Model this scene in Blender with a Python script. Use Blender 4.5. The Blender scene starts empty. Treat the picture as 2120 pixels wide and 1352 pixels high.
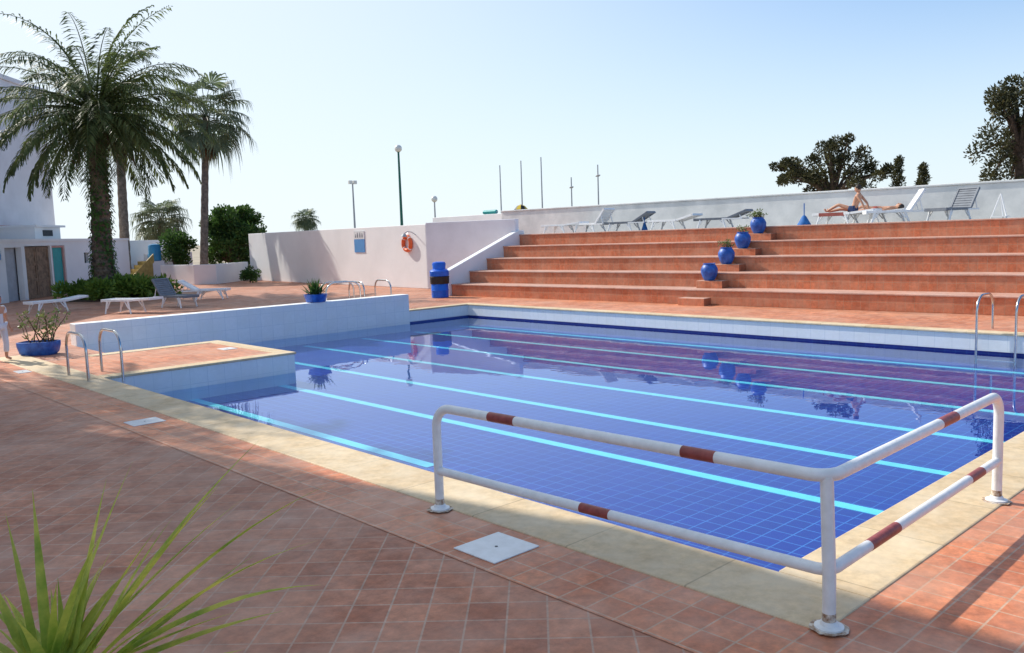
import bpy, math, random
from mathutils import Vector, Matrix, Euler
R=random.Random(7)
scene=bpy.context.scene
COL=bpy.context.collection
V=Vector
# ---------------------------------------------------------------- materials
def nt_new(name):
    m=bpy.data.materials.new(name); m.use_nodes=True
    nt=m.node_tree; nt.nodes.clear()
    out=nt.nodes.new('ShaderNodeOutputMaterial')
    return m,nt,out
def mixc(nt,fac,a,b,mode='MIX'):
    n=nt.nodes.new('ShaderNodeMix'); n.data_type='RGBA'; n.blend_type=mode
    for sock,val in ((n.inputs[0],fac),(n.inputs[6],a),(n.inputs[7],b)):
        if hasattr(val,'links'): nt.links.new(val,sock)
        elif isinstance(val,(int,float)): sock.default_value=val
        else: sock.default_value=(*val,1)
    return n.outputs[2]
def noise(nt,vec,scale,detail=4,rough=.6):
    n=nt.nodes.new('ShaderNodeTexNoise'); n.inputs['Scale'].default_value=scale
    n.inputs['Detail'].default_value=detail; n.inputs['Roughness'].default_value=rough
    if vec is not None: nt.links.new(vec,n.inputs['Vector'])
    return n.outputs['Fac']
def ramp(nt,fac,lo,hi,a=(0,0,0),b=(1,1,1)):
    n=nt.nodes.new('ShaderNodeValToRGB'); e=n.color_ramp.elements
    e[0].position=lo; e[1].position=hi; e[0].color=(*a,1); e[1].color=(*b,1)
    nt.links.new(fac,n.inputs[0]); return n.outputs[0]
def bump(nt,h,strength,dist=.01):
    n=nt.nodes.new('ShaderNodeBump'); n.inputs['Strength'].default_value=strength
    n.inputs['Distance'].default_value=dist; nt.links.new(h,n.inputs['Height']); return n.outputs[0]
def princ(nt,out,col,rough,metal=0,nrm=None,spec=.5):
    p=nt.nodes.new('ShaderNodeBsdfPrincipled')
    if hasattr(col,'links'): nt.links.new(col,p.inputs['Base Color'])
    else: p.inputs['Base Color'].default_value=(*col,1)
    if hasattr(rough,'links'): nt.links.new(rough,p.inputs['Roughness'])
    else: p.inputs['Roughness'].default_value=rough
    p.inputs['Metallic'].default_value=metal
    p.inputs['Specular IOR Level'].default_value=spec
    if nrm is not None: nt.links.new(nrm,p.inputs['Normal'])
    nt.links.new(p.outputs[0],out.inputs[0]); return p
def sc(c,k): return tuple(min(1,max(0,x*k)) for x in c)
def M(name,col,rough=.6,var=.15,scale=3,bmp=.1,bscale=30,metal=0,spec=.4,col2=None,lo=.35,hi=.65):
    m,nt,out=nt_new(name)
    tc=nt.nodes.new('ShaderNodeTexCoord').outputs['Object']
    f=ramp(nt,noise(nt,tc,scale,6),lo,hi)
    c=mixc(nt,f,sc(col,1-var),col2 if col2 else sc(col,1+var))
    nr=bump(nt,noise(nt,tc,bscale,5),bmp) if bmp else None
    princ(nt,out,c,rough,metal,nr,spec); return m
def LEAF(name,dark,light,trans=.3,scale=1.2,rough=.5):
    m,nt,out=nt_new(name)
    tc=nt.nodes.new('ShaderNodeTexCoord').outputs['Object']
    f=ramp(nt,noise(nt,tc,scale,5,.7),.35,.68)
    c=mixc(nt,f,dark,light)
    p=princ(nt,out,c,rough,0,None,.35)
    t=nt.nodes.new('ShaderNodeBsdfTranslucent'); nt.links.new(c,t.inputs[0])
    mx=nt.nodes.new('ShaderNodeMixShader'); mx.inputs[0].default_value=trans
    nt.links.new(p.outputs[0],mx.inputs[1]); nt.links.new(t.outputs[0],mx.inputs[2])
    nt.links.new(mx.outputs[0],out.inputs[0]); return m
def TILE(name,c1,c2,grout,size,axes='XY',rot=0,mortar=.012,rough=.6,stain=None,bmp=.3,stscale=.8,sizeb=None,off=(0,0),rvar=True,spec=.4,lo=.4,hi=.7,stk=.75,mot=.35,dirt=0,dirtc=(.55,.48,.45)):
    m,nt,out=nt_new(name)
    tc=nt.nodes.new('ShaderNodeTexCoord').outputs['Object']
    s=nt.nodes.new('ShaderNodeSeparateXYZ'); nt.links.new(tc,s.inputs[0])
    cb=nt.nodes.new('ShaderNodeCombineXYZ')
    nt.links.new(s.outputs['XYZ'.index(axes[0])],cb.inputs[0]); nt.links.new(s.outputs['XYZ'.index(axes[1])],cb.inputs[1])
    mp=nt.nodes.new('ShaderNodeMapping'); mp.inputs['Rotation'].default_value=(0,0,rot); mp.inputs['Location'].default_value=(off[0],off[1],0)
    nt.links.new(cb.outputs[0],mp.inputs[0])
    b=nt.nodes.new('ShaderNodeTexBrick'); b.offset=0; b.squash=1
    b.inputs['Scale'].default_value=1; b.inputs['Brick Width'].default_value=size; b.inputs['Row Height'].default_value=sizeb or size
    b.inputs['Mortar Size'].default_value=mortar/2; b.inputs['Mortar Smooth'].default_value=.15; b.inputs['Bias'].default_value=0
    b.inputs['Color1'].default_value=(*c1,1); b.inputs['Color2'].default_value=(*c2,1); b.inputs['Mortar'].default_value=(*grout,1)
    nt.links.new(mp.outputs[0],b.inputs[0])
    c=b.outputs['Color']
    c=mixc(nt,mot,c,ramp(nt,noise(nt,tc,11,6,.7),.3,.75,(.50,.46,.44),(1.35,1.27,1.25)),'MULTIPLY')
    if stain:
        f=ramp(nt,noise(nt,tc,stscale,6,.65),lo,hi)
        g=nt.nodes.new('ShaderNodeMath'); g.operation='MULTIPLY'; g.inputs[1].default_value=stk; nt.links.new(f,g.inputs[0])
        c=mixc(nt,g.outputs[0],c,stain)
    if dirt:
        c=mixc(nt,dirt,c,ramp(nt,noise(nt,tc,.45,7,.72),.42,.62,(1,1,1),dirtc),'MULTIPLY')
        c=mixc(nt,dirt*.7,c,ramp(nt,noise(nt,tc,3.1,5,.7),.5,.7,(1,1,1),dirtc),'MULTIPLY')
    inv=nt.nodes.new('ShaderNodeMath'); inv.operation='SUBTRACT'; inv.inputs[0].default_value=1; nt.links.new(b.outputs['Fac'],inv.inputs[1])
    ad=nt.nodes.new('ShaderNodeMath'); ad.operation='MULTIPLY_ADD'; nt.links.new(noise(nt,tc,25,5),ad.inputs[0]); ad.inputs[1].default_value=.5; nt.links.new(inv.outputs[0],ad.inputs[2])
    nr=bump(nt,ad.outputs[0],bmp,.006)
    rr=ramp(nt,noise(nt,tc,3,4),.3,.7,(rough*.75,)*3,(min(1,rough*1.25),)*3) if rvar else rough
    princ(nt,out,c,rr,0,nr,spec); return m

m_deck=TILE('deck_tile_diagonal',(.66,.29,.165),(.49,.185,.10),(.60,.40,.29),.235,'XY',math.radians(45),.013,.6,(.56,.33,.235),mot=.7,dirt=.5)
m_border=TILE('deck_tile_straight',(.82,.315,.15),(.58,.185,.08),(.64,.44,.30),.217,'XY',0,.013,.5,(.68,.38,.25),off=(.115,.0),mot=.8,dirt=.35)
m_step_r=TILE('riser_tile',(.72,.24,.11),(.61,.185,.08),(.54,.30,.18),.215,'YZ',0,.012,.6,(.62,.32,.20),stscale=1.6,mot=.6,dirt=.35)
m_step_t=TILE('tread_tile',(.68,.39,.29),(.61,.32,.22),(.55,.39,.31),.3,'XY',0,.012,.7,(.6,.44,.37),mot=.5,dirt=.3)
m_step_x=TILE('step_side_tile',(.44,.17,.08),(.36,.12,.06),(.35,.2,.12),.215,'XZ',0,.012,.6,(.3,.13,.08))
m_cop=TILE('coping_stone',(.74,.59,.37),(.66,.51,.31),(.47,.37,.23),1.0,'YX',0,.014,.7,(.76,.64,.46),bmp=.15,sizeb=8,off=(0,-.2),stscale=2.5,mot=.45,dirt=.35,dirtc=(.72,.62,.48))
m_copx=TILE('coping_stone_cross',(.74,.59,.37),(.66,.51,.31),(.47,.37,.23),1.0,'XY',0,.014,.7,(.76,.64,.46),bmp=.15,sizeb=8,stscale=2.5,off=(.1,-.3),mot=.45,dirt=.35,dirtc=(.72,.62,.48))
wt=((.84,.86,.86),(.79,.82,.83),(.64,.69,.72))
m_wt_yz=TILE('white_tile_long',*wt,.33,'YZ',0,.010,.22,(.76,.77,.74),bmp=.1,stscale=2,mot=.12)
m_wt_xz=TILE('white_tile_cross',*wt,.33,'XZ',0,.010,.22,(.76,.77,.74),bmp=.1,stscale=2,mot=.12)
m_floor=TILE('pool_mosaic',(.003,.026,.33),(.0025,.021,.27),(.05,.20,.58),.2,'XY',0,.014,.5,(.003,.024,.28),bmp=.05,stscale=.4,rvar=False,mot=.15)
m_navy=TILE('navy_tile',(.01,.022,.20),(.008,.018,.16),(.03,.07,.28),.2,'YZ',0,.008,.3,None,bmp=.05,rvar=False)
m_lane=M('lane_cyan_tile',(.15,.78,.92),.4,.03,6,0,col2=(.19,.84,.96))
m_white=M('white_render',(.84,.84,.83),.85,.04,.5,.25,14,col2=(.89,.89,.88))
m_white2=M('white_render_weathered',(.76,.765,.80),.85,.06,.8,.3,10)
m_whiteold=M('white_parapet_paint',(.70,.71,.69),.85,.08,1.3,.35,8,col2=(.81,.81,.78))
m_paint=M('white_enamel_paint',(.82,.81,.78),.32,.06,9,.25,50,col2=(.88,.87,.85))
m_redpaint=M('red_brown_paint',(.30,.065,.055),.4,.25,14,.2,60)
m_rust=M('rust_stain',(.42,.20,.08),.8,.4,30,.3,60,col2=(.75,.66,.55))
m_steel=M('stainless_steel',(.55,.56,.57),.22,.06,8,0,metal=1)
m_plas=M('white_plastic',(.82,.83,.83),.4,.04,6,0,col2=(.88,.88,.88))
m_grey=M('grey_plastic',(.17,.19,.22),.55,.15,6,.1)
m_blue=M('blue_glazed_pot',(.015,.085,.42),.45,.3,7,.25,22,spec=.5,col2=(.03,.15,.55))
m_blueb=M('blue_barrel_plastic',(.01,.13,.66),.35,.12,5,.05)
m_black=M('black_plastic',(.02,.022,.025),.45,.2,5,.1)
m_orange=M('orange_lifebuoy',(.75,.13,.035),.45,.1,5,0)
m_greenp=M('green_post_paint',(.015,.13,.09),.5,.2,5,0)
m_pole=M('grey_pole_paint',(.36,.38,.40),.5,.1,5,0)
m_lampw=M('lamp_glass_white',(.75,.75,.70),.3,.05,5,0)
m_wood=M('door_wood',(.24,.155,.095),.7,.35,5,.2)
m_teal=M('teal_door_paint',(.02,.34,.33),.5,.1,5,0)
m_dark=M('dark_interior',(.05,.055,.06),.8,.1,5,0)
m_greyop=M('grey_opening',(.45,.47,.50),.8,.1,3,0)
m_pink=M('pink_render',(.62,.33,.30),.8,.1,3,.1)
m_yellow=M('ochre_paint',(.36,.27,.09),.7,.3,3,.1)
m_conc=M('concrete_floor',(.42,.41,.39),.85,.12,2,.2)
m_ground=M('dry_ground',(.36,.30,.22),.95,.25,.15,.3,4)
m_trunk=M('palm_trunk_bark',(.13,.10,.07),.9,.5,9,.6,18)
m_trunkg=M('fan_palm_bark',(.17,.14,.11),.9,.4,6,.5,20)
m_bark=M('tree_bark',(.10,.07,.05),.9,.4,8,.5,18)
m_palm=LEAF('date_palm_leaf',(.045,.075,.026),(.20,.25,.08),.4,1.0)
m_fan=LEAF('fan_palm_leaf',(.07,.10,.055),(.21,.26,.14),.4,1.2)
m_dead=LEAF('dead_palm_leaf',(.10,.07,.035),(.22,.16,.08),.15,1.2)
m_bush=LEAF('bush_leaf',(.025,.065,.016),(.11,.21,.04),.35,1.6)
m_hedge=LEAF('hedge_leaf',(.07,.14,.02),(.25,.38,.06),.4,2)
m_pine=LEAF('pine_needles',(.03,.04,.02),(.12,.11,.04),.25,1.4)
m_yucca=LEAF('yucca_leaf',(.25,.38,.05),(.80,.74,.14),.4,3.0,.4)  # leaf colour brightened to stand in for sunlight; the plant stands in shade
m_succ=LEAF('succulent_leaf',(.08,.14,.04),(.26,.31,.10),.2,9)
m_soil=M('soil',(.07,.05,.035),.95,.3,20,.4)
m_terrapot=M('terracotta_pot',(.40,.17,.09),.8,.2,6,.2)
m_skin=M('skin',(.52,.27,.17),.55,.08,12,0)
m_hair=M('dark_hair',(.025,.018,.014),.6,.3,20,.2)
m_clothw=M('white_cloth',(.62,.66,.72),.85,.08,8,.1)
m_clothr=M('red_towel_cloth',(.35,.10,.08),.9,.2,8,.2)
m_clothn=M('navy_cloth',(.03,.05,.12),.9,.2,8,.1)
m_tank=M('blue_tank',(.03,.22,.42),.5,.1,5,0)
m_signb=M('sign_blue',(.10,.30,.62),.5,.05,4,0)
m_signw=M('sign_white',(.72,.74,.74),.5,.05,4,0)
m_umb=M('blue_umbrella_cloth',(.02,.14,.42),.7,.2,6,.1)
m_umby=M('yellow_umbrella_cloth',(.70,.48,.03),.7,.1,6,.1)
def water():
    m,nt,out=nt_new('pool_water')
    tc=nt.nodes.new('ShaderNodeTexCoord').outputs['Object']
    n1=noise(nt,tc,.9,3,.5); n2=noise(nt,tc,5,2,.5)
    ad=nt.nodes.new('ShaderNodeMath'); ad.operation='MULTIPLY_ADD'; nt.links.new(n2,ad.inputs[0]); ad.inputs[1].default_value=.08; nt.links.new(n1,ad.inputs[2])
    b=bump(nt,ad.outputs[0],.28,.012)
    # schlick reflectance, the same from above and below the surface
    lw=nt.nodes.new('ShaderNodeLayerWeight'); lw.inputs[0].default_value=.5; nt.links.new(b,lw.inputs['Normal'])
    pw=nt.nodes.new('ShaderNodeMath'); pw.operation='POWER'; nt.links.new(lw.outputs['Facing'],pw.inputs[0]); pw.inputs[1].default_value=4.6
    fr=nt.nodes.new('ShaderNodeMath'); fr.operation='MULTIPLY_ADD'; nt.links.new(pw.outputs[0],fr.inputs[0]); fr.inputs[1].default_value=.98; fr.inputs[2].default_value=.02
    t=nt.nodes.new('ShaderNodeBsdfTransparent'); t.inputs[0].default_value=(.90,.98,1,1)
    g=nt.nodes.new('ShaderNodeBsdfGlossy'); g.inputs['Roughness'].default_value=.0; g.inputs[0].default_value=(.72,.80,.98,1)
    nt.links.new(b,g.inputs['Normal'])
    mx=nt.nodes.new('ShaderNodeMixShader'); nt.links.new(fr.outputs[0],mx.inputs[0])
    nt.links.new(t.outputs[0],mx.inputs[1]); nt.links.new(g.outputs[0],mx.inputs[2]); nt.links.new(mx.outputs[0],out.inputs[0])
    return m
m_water=water()
# ---------------------------------------------------------------- mesh builder
class MB:
    def __init__(s): s.v=[];s.f=[];s.m=[]
    def add(s,vs,fs,mi=0):
        o=len(s.v); s.v+= [tuple(p) for p in vs]
        for f in fs: s.f.append(tuple(i+o for i in f)); s.m.append(mi)
    def quad(s,a,b,c,d,mi=0): s.add([a,b,c,d],[(0,1,2,3)],mi)
    def box(s,x0,x1,y0,y1,z0,z1,mi=0,mats=None,T=None):
        vs=[(x,y,z) for x in (x0,x1) for y in (y0,y1) for z in (z0,z1)]
        if T is not None: vs=[T@V(p) for p in vs]
        fs=[(0,1,3,2),(4,6,7,5),(0,4,5,1),(2,3,7,6),(0,2,6,4),(1,5,7,3)] # -x +x -y +y -z +z
        for i,f in enumerate(fs):
            s.f.append(tuple(k+len(s.v) for k in f)); s.m.append(mats[i] if mats else mi)
        s.v+=[tuple(p) for p in vs]
    def tube(s,pts,r,seg=8,mi=0,cap=True,closed=False,flat=1):
        pts=[V(p) for p in pts]; n=len(pts)
        rs=r if isinstance(r,(list,tuple)) else [r]*n
        o=len(s.v); up=None
        for i,p in enumerate(pts):
            if closed: t=(pts[(i+1)%n]-pts[i-1])
            else: t=pts[min(i+1,n-1)]-pts[max(i-1,0)]
            if t.length<1e-9: t=V((0,0,1))
            t.normalize()
            if up is None:
                up=V((0,0,1)) if abs(t.z)<.9 else V((1,0,0))
            a=t.cross(up)
            if a.length<1e-6: a=t.cross(V((0,1,0)))
            a.normalize(); b=a.cross(t).normalized(); up=b
            for k in range(seg):
                an=2*math.pi*k/seg
                s.v.append(tuple(p+(a*math.cos(an)*flat+b*math.sin(an))*rs[i]))
        m=n if closed else n-1
        for i in range(m):
            j=(i+1)%n
            for k in range(seg):
                k2=(k+1)%seg
                s.f.append((o+i*seg+k,o+i*seg+k2,o+j*seg+k2,o+j*seg+k)); s.m.append(mi)
        if cap and not closed:
            s.f.append(tuple(o+k for k in range(seg))[::-1]); s.m.append(mi)
            s.f.append(tuple(o+(n-1)*seg+k for k in range(seg))); s.m.append(mi)
    def lathe(s,prof,seg=24,c=(0,0,0),mi=0,jit=0):
        o=len(s.v)
        for r,z in prof:
            for k in range(seg):
                an=2*math.pi*k/seg; rr=r*(1+(R.uniform(-jit,jit) if jit else 0))
                s.v.append((c[0]+rr*math.cos(an),c[1]+rr*math.sin(an),c[2]+z))
        for i in range(len(prof)-1):
            for k in range(seg):
                k2=(k+1)%seg
                s.f.append((o+i*seg+k,o+i*seg+k2,o+(i+1)*seg+k2,o+(i+1)*seg+k)); s.m.append(mi)
        s.f.append(tuple(o+k for k in range(seg))[::-1]); s.m.append(mi)
        s.f.append(tuple(o+(len(prof)-1)*seg+k for k in range(seg))); s.m.append(mi)
    def ell(s,c,r,mi=0,seg=12,rings=8):
        o=len(s.v)
        for i in range(rings+1):
            th=-math.pi/2+math.pi*i/rings
            for k in range(seg):
                an=2*math.pi*k/seg
                s.v.append((c[0]+r[0]*math.cos(th)*math.cos(an),c[1]+r[1]*math.cos(th)*math.sin(an),c[2]+r[2]*math.sin(th)))
        for i in range(rings):
            for k in range(seg):
                k2=(k+1)%seg
                s.f.append((o+i*seg+k,o+i*seg+k2,o+(i+1)*seg+k2,o+(i+1)*seg+k)); s.m.append(mi)
    def leaf(s,p,d,w,side,mi=0):
        p=V(p); d=V(d); sd=V(side)*w
        s.add([p,p+d*.45+sd,p+d,p+d*.45-sd],[(0,1,2,3)],mi)
def OB(mb,name,mats,parent=None,label=None,cat=None,kind=None,group=None,loc=(0,0,0),rot=(0,0,0),smooth=False,bevel=0):
    me=bpy.data.meshes.new(name); me.from_pydata(mb.v,[],mb.f)
    for m in (mats if isinstance(mats,(list,tuple)) else [mats]): me.materials.append(m)
    me.polygons.foreach_set('material_index',mb.m)
    if smooth: me.polygons.foreach_set('use_smooth',[True]*len(me.polygons))
    me.update()
    o=bpy.data.objects.new(name,me); COL.objects.link(o)
    o.location=loc; o.rotation_euler=rot
    if parent: o.parent=parent
    if label: o['label']=label
    if cat: o['category']=cat
    if kind: o['kind']=kind
    if group: o['group']=group
    if smooth:
        try: me.set_sharp_from_angle(angle=math.radians(40))
        except Exception: pass
    if bevel:
        b=o.modifiers.new('bevel','BEVEL'); b.width=bevel; b.segments=2; b.limit_method='ANGLE'
    return o
def THING(name,label,cat,loc=(0,0,0),rotz=0,group=None):
    e=bpy.data.objects.new(name,None); COL.objects.link(e); e.empty_display_size=.2
    e.location=loc; e.rotation_euler=(0,0,rotz); e['label']=label; e['category']=cat
    if group: e['group']=group
    return e
def arc(c,r,a0,a1,n,u,v):
    return [V(c)+V(u)*r*math.cos(a0+(a1-a0)*i/n)+V(v)*r*math.sin(a0+(a1-a0)*i/n) for i in range(n+1)]
# ---------------------------------------------------------------- camera, light, sky
cd=bpy.data.cameras.new('camera'); cam=bpy.data.objects.new('camera',cd); COL.objects.link(cam); scene.camera=cam
cd.sensor_width=36; cd.lens=30.08; cd.clip_end=4000; cd.clip_start=.05
rx=V((.72617,-.68697,-.03397)); ry=V((.09836,.05483,.99364)); rz=V((-.68045,-.72461,.10738))
mt=Matrix((rx,ry,rz)).transposed().to_4x4(); mt.translation=(0,0,2.2); cam.matrix_world=mt
EL=math.radians(38); AZ=math.radians(-12)
sd=V((math.sin(AZ)*math.cos(EL),math.cos(AZ)*math.cos(EL),math.sin(EL)))
sl=bpy.data.lights.new('sun','SUN'); sl.energy=5.0; sl.angle=math.radians(.55); sl.color=(1,.945,.86)
so=bpy.data.objects.new('sun',sl); COL.objects.link(so); so.rotation_euler=sd.to_track_quat('Z','Y').to_euler()
so.location=(0,0,30)
w=bpy.data.worlds.new('World'); scene.world=w; w.use_nodes=True; nt=w.node_tree
bg=nt.nodes['Background']; sk=nt.nodes.new('ShaderNodeTexSky'); sk.sky_type='NISHITA'; sk.sun_disc=False
sk.sun_elevation=EL; sk.sun_rotation=AZ; sk.dust_density=.5; sk.air_density=1.0; sk.ozone_density=1.5; sk.altitude=0
base=mixc(nt,1.0,sk.outputs[0],(.60,1.0,1.32),'MULTIPLY')
tcw=nt.nodes.new('ShaderNodeTexCoord').outputs['Generated']
sx=nt.nodes.new('ShaderNodeSeparateXYZ'); nt.links.new(tcw,sx.inputs[0])
def mrange(v,a,b,c,d):
    n=nt.nodes.new('ShaderNodeMapRange'); n.inputs[1].default_value=a;n.inputs[2].default_value=b;n.inputs[3].default_value=c;n.inputs[4].default_value=d
    n.interpolation_type='SMOOTHSTEP'; nt.links.new(v,n.inputs[0]); return n.outputs[0]
dp=nt.nodes.new('ShaderNodeVectorMath'); dp.operation='DOT_PRODUCT'; nt.links.new(tcw,dp.inputs[0]); dp.inputs[1].default_value=sd
hz=mrange(sx.outputs[2],-.01,.36,.15,1.0)
hs=mrange(dp.outputs['Value'],.12,.92,1.0,.12)
mu=nt.nodes.new('ShaderNodeMath'); mu.operation='MULTIPLY'; nt.links.new(hz,mu.inputs[0]); nt.links.new(hs,mu.inputs[1])
skyc=mixc(nt,mu.outputs[0],(6.7,7.2,7.5),base)
nt.links.new(skyc,bg.inputs[0]); bg.inputs[1].default_value=.138
scene.view_settings.view_transform='Standard'; scene.view_settings.look='None'; scene.view_settings.exposure=0
# ---------------------------------------------------------------- ground and deck
def rects(name,rs,z,mat):
    mb=MB()
    for x0,x1,y0,y1 in rs: mb.quad((x0,y0,z),(x1,y0,z),(x1,y1,z),(x0,y1,z))
    return OB(mb,name,mat,kind='structure')
B=2500
rects('ground',[(-B,-15,-B,B),(32,B,-B,B),(-15,32,-B,-10),(-15,32,70,B)],-.02,m_ground)
rects('pool_deck',[(-15,4.75,-10,70),(4.75,17.8,-10,2.67),(4.75,17.8,21,70),(4.75,6,18.8,21),(17.8,32,-10,70)],0,m_deck)
rects('deck_border_paving',[(3.55,4.2,-10,21),(4.2,30,-10,2.1),(18.12,20.6,2.1,24)],.004,m_border)
# ---------------------------------------------------------------- pool
pool=THING('swimming_pool','rectangular blue tiled swimming pool with cyan lane lines and stone coping','swimming pool',(4.75,2.67,0))
PX,PY=-4.75,-2.67
def POB(mb,name,mats,**k):
    return OB(mb,name,mats,parent=pool,loc=(PX,PY,0),**k)
ZF=-.62; ZW=-.40; ZB=-.35
mb=MB(); mb.quad((4.75,2.67,ZF),(17.8,2.67,ZF),(17.8,21,ZF),(4.75,21,ZF)); POB(mb,'pool_floor',m_floor)
mb=MB()
def wallq(a,b,z0,z1,mi): mb.quad((*a,z0),(*b,z0),(*b,z1),(*a,z1),mi)
for a,b,mi in [((4.75,2.67),(4.75,15.3),0),((4.75,2.67),(17.8,2.67),1),((17.8,2.67),(17.8,21),0),((15.4,21),(17.8,21),1),((6,18.8),(6,21),0),((6,21),(15.4,21),1)]:
    wallq(a,b,ZB,-.001,mi); wallq(a,b,ZF,ZB,2)
POB(mb,'pool_wall',[m_wt_yz,m_wt_xz,m_navy],label='white tiled wall with navy waterline band')
for bx,mm in (((4.2,4.78,2.1,20.2),m_cop),((17.77,18.12,2.703,21.33),m_cop),((4.783,18.35,2.1,2.70),m_copx),((15.42,17.767,20.97,21.33),m_copx)):
    mb=MB(); mb.box(*bx,-.03,.014,0); POB(mb,'coping',[mm],bevel=.012)
xs=[6.31,8.08,9.84,11.64,13.5,15.35,17.15]
for i,x in enumerate(xs):
    mb=MB(); y0=8.25 if i==0 else 2.67
    yl=20.0 if i else 18.0
    mb.box(x-.08,x+.08,y0,min(yl+.6,20.9),ZF+.001,ZF+.006)
    POB(mb,'lane_line',m_lane)
mb=MB()
mb.box(4.80,8.4,15.3,18.8,ZF,-.002,0,mats=[0,0,1,1,0,2])
o=POB(mb,'platform',[m_wt_yz,m_wt_xz,m_deck],label='white tiled platform paved with terracotta')
for bx,mm in (((4.783,8.43,15.27,15.60),m_copx),((8.1,8.43,15.603,18.497),m_cop),((5.6,8.43,18.50,18.83),m_copx)):
    mb=MB(); mb.box(*bx,-.03,.014); OB(mb,'platform_coping',[mm],parent=o,bevel=.012)
mb=MB(); mb.quad((4.783,15.6,.004),(8.1,15.6,.004),(8.1,18.5,.004),(4.783,18.5,.004)); OB(mb,'platform_paving',m_border,parent=o)
rects('water',[(4.751,17.799,2.671,20.999)],ZW,m_water)
mb=MB(); mb.box(6.02,15.4,20.90,21.3,ZF,.5,0,mats=[1,1,0,0,2,2])
OB(mb,'tiled_pool_wall',[m_wt_xz,m_wt_yz,m_white],label='low white tiled wall along the pool edge',cat='wall',bevel=.015)
def cover(x0,x1,y0,y1,hole=True):
    mb=MB(); cx,cy=(x0+x1)/2,(y0+y1)/2
    mb.box(x0,x1,y0,y1,.004,.014)
    o=OB(mb,'drain_cover',m_paint,label='white painted square drain cover set in terracotta paving',cat='drain cover',group='drain covers in the deck',bevel=.004)
    mb=MB(); mb.lathe([(.012,.0145),(.012,.016)],12,(cx,cy,0)); OB(mb,'finger_hole',m_black,parent=o)
cover(3.66,4.09,4.15,4.58); cover(3.66,4.06,10.75,11.1); cover(3.95,4.17,17.2,17.6); cover(7.7,8.0,16.95,17.3)
# ---------------------------------------------------------------- safety rail
P1=V((4.14,5.33,0));P2=V((4.26,2.10,0));P3=V((7.13,2.16,0)); HT=.85;HM=.33;rr=.036
rail=THING('safety_rail','white tubular steel rail with red bands at the pool corner','railing',P2)
def loc2(p): return V(p)-P2
def corner(a,b,c,r,n=8):
    a,b,c=V(a),V(b),V(c); d1=(a-b).normalized(); d2=(c-b).normalized()
    ang=d1.angle(d2); L=r/math.tan(ang/2)
    s=b+d1*L; e=b+d2*L; cen=b+(d1+d2).normalized()*(r/math.sin(ang/2))
    out=[]
    for i in range(n+1):
        t=i/n; v=(s-cen).normalized().slerp((e-cen).normalized(),t)
        out.append(cen+v*r)
    return out
up=V((0,0,1))
top=[P1+up*.02]+corner(P1,P1+up*HT,P2+up*HT,.16)+corner(P1+up*HT,P2+up*HT,P3+up*HT,.13)+corner(P2+up*HT,P3+up*HT,P3,.16)+[P3+up*.02]
mb=MB(); mb.tube([loc2(p) for p in top],rr,16); OB(mb,'top_rail',m_paint,parent=rail,smooth=True)
mid=[P1+up*HM]+corner(P1+up*HM,P2+up*HM,P3+up*HM,.09)+[P3+up*HM]
mb=MB(); mb.tube([loc2(p) for p in mid],rr*.92,16); OB(mb,'lower_rail',m_paint,parent=rail,smooth=True)
mb=MB(); mb.tube([loc2(P2+up*.01),loc2(P2+up*.3),loc2(P2+V((.035,.035,HT-.01)))],rr,16); OB(mb,'post',m_paint,parent=rail,smooth=True)
for p in (P1,P2,P3):
    mb=MB(); mb.lathe([(.078,.014),(.078,.026),(.05,.034),(.045,.05),(.040,.055)],24,loc2(p),jit=.02); OB(mb,'base_flange',m_paint,parent=rail,smooth=True)
    mb=MB(); mb.lathe([(.0375,.05),(.0372,.09),(.0365,.10)],24,loc2(p),jit=.004); OB(mb,'rust_patch',m_rust,parent=rail,smooth=True)
    mb=MB(); mb.lathe([(.10,.0145),(.098,.0165)],24,loc2(p),jit=.12); OB(mb,'rust_ring',m_rust,parent=rail)
def band(z,y0=None,y1=None,x0=None,x1=None,r=rr):
    if y0 is not None:
        t0=(P1.y-y0)/(P1.y-P2.y);t1=(P1.y-y1)/(P1.y-P2.y); p,q=P1.lerp(P2,t0),P1.lerp(P2,t1)
    else:
        t0=(x0-P2.x)/(P3.x-P2.x);t1=(x1-P2.x)/(P3.x-P2.x); p,q=P2.lerp(P3,t0),P2.lerp(P3,t1)
    mb=MB(); mb.tube([loc2(p+up*z),loc2(q+up*z)],r+.0012,16); OB(mb,'red_band',m_redpaint,parent=rail,smooth=True)
band(HT,y0=4.71,y1=4.44); band(HT,y0=3.02,y1=2.79); band(HM,y0=3.84,y1=3.59,r=rr*.92)
band(HT,x0=5.86,x1=6.15); band(HM,x0=4.76,x1=5.17,r=rr*.92); band(HM,x0=6.47,x1=6.75,r=rr*.92)
# ---------------------------------------------------------------- ladders
def ladder(name,loc,rotz,label,sep=.55,h=.75,back=.7,fwd=.15,down=-.75,rungs=1,group='pool ladders'):
    e=THING(name,label,'pool ladder',loc,rotz,group)
    for s in (0,sep):
        pts=[V((-back,s,0))]+arc((-back+.28,s,h-.28),.28,math.pi,math.pi/2,8,(1,0,0),(0,0,1))+arc((fwd-.3,s,h-.3),.3,math.pi/2,0,8,(1,0,0),(0,0,1))+[V((fwd,s,.0)),V((fwd,s,down))]
        mb=MB(); mb.tube(pts,.024,10); OB(mb,'handrail',m_steel,parent=e,smooth=True)
    for k in range(rungs):
        mb=MB(); z=-.5; mb.box(fwd-.04,fwd+.05,min(0,sep),max(0,sep),z-.015,z+.015); OB(mb,'rung',m_steel,parent=e,bevel=.006)
    return e
ladder('pool_ladder',(5.02,15.35,0),math.radians(-90),'steel ladder handrails by the tiled platform',sep=-.55,h=.78,back=.75,fwd=.3,down=-.6)
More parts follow.
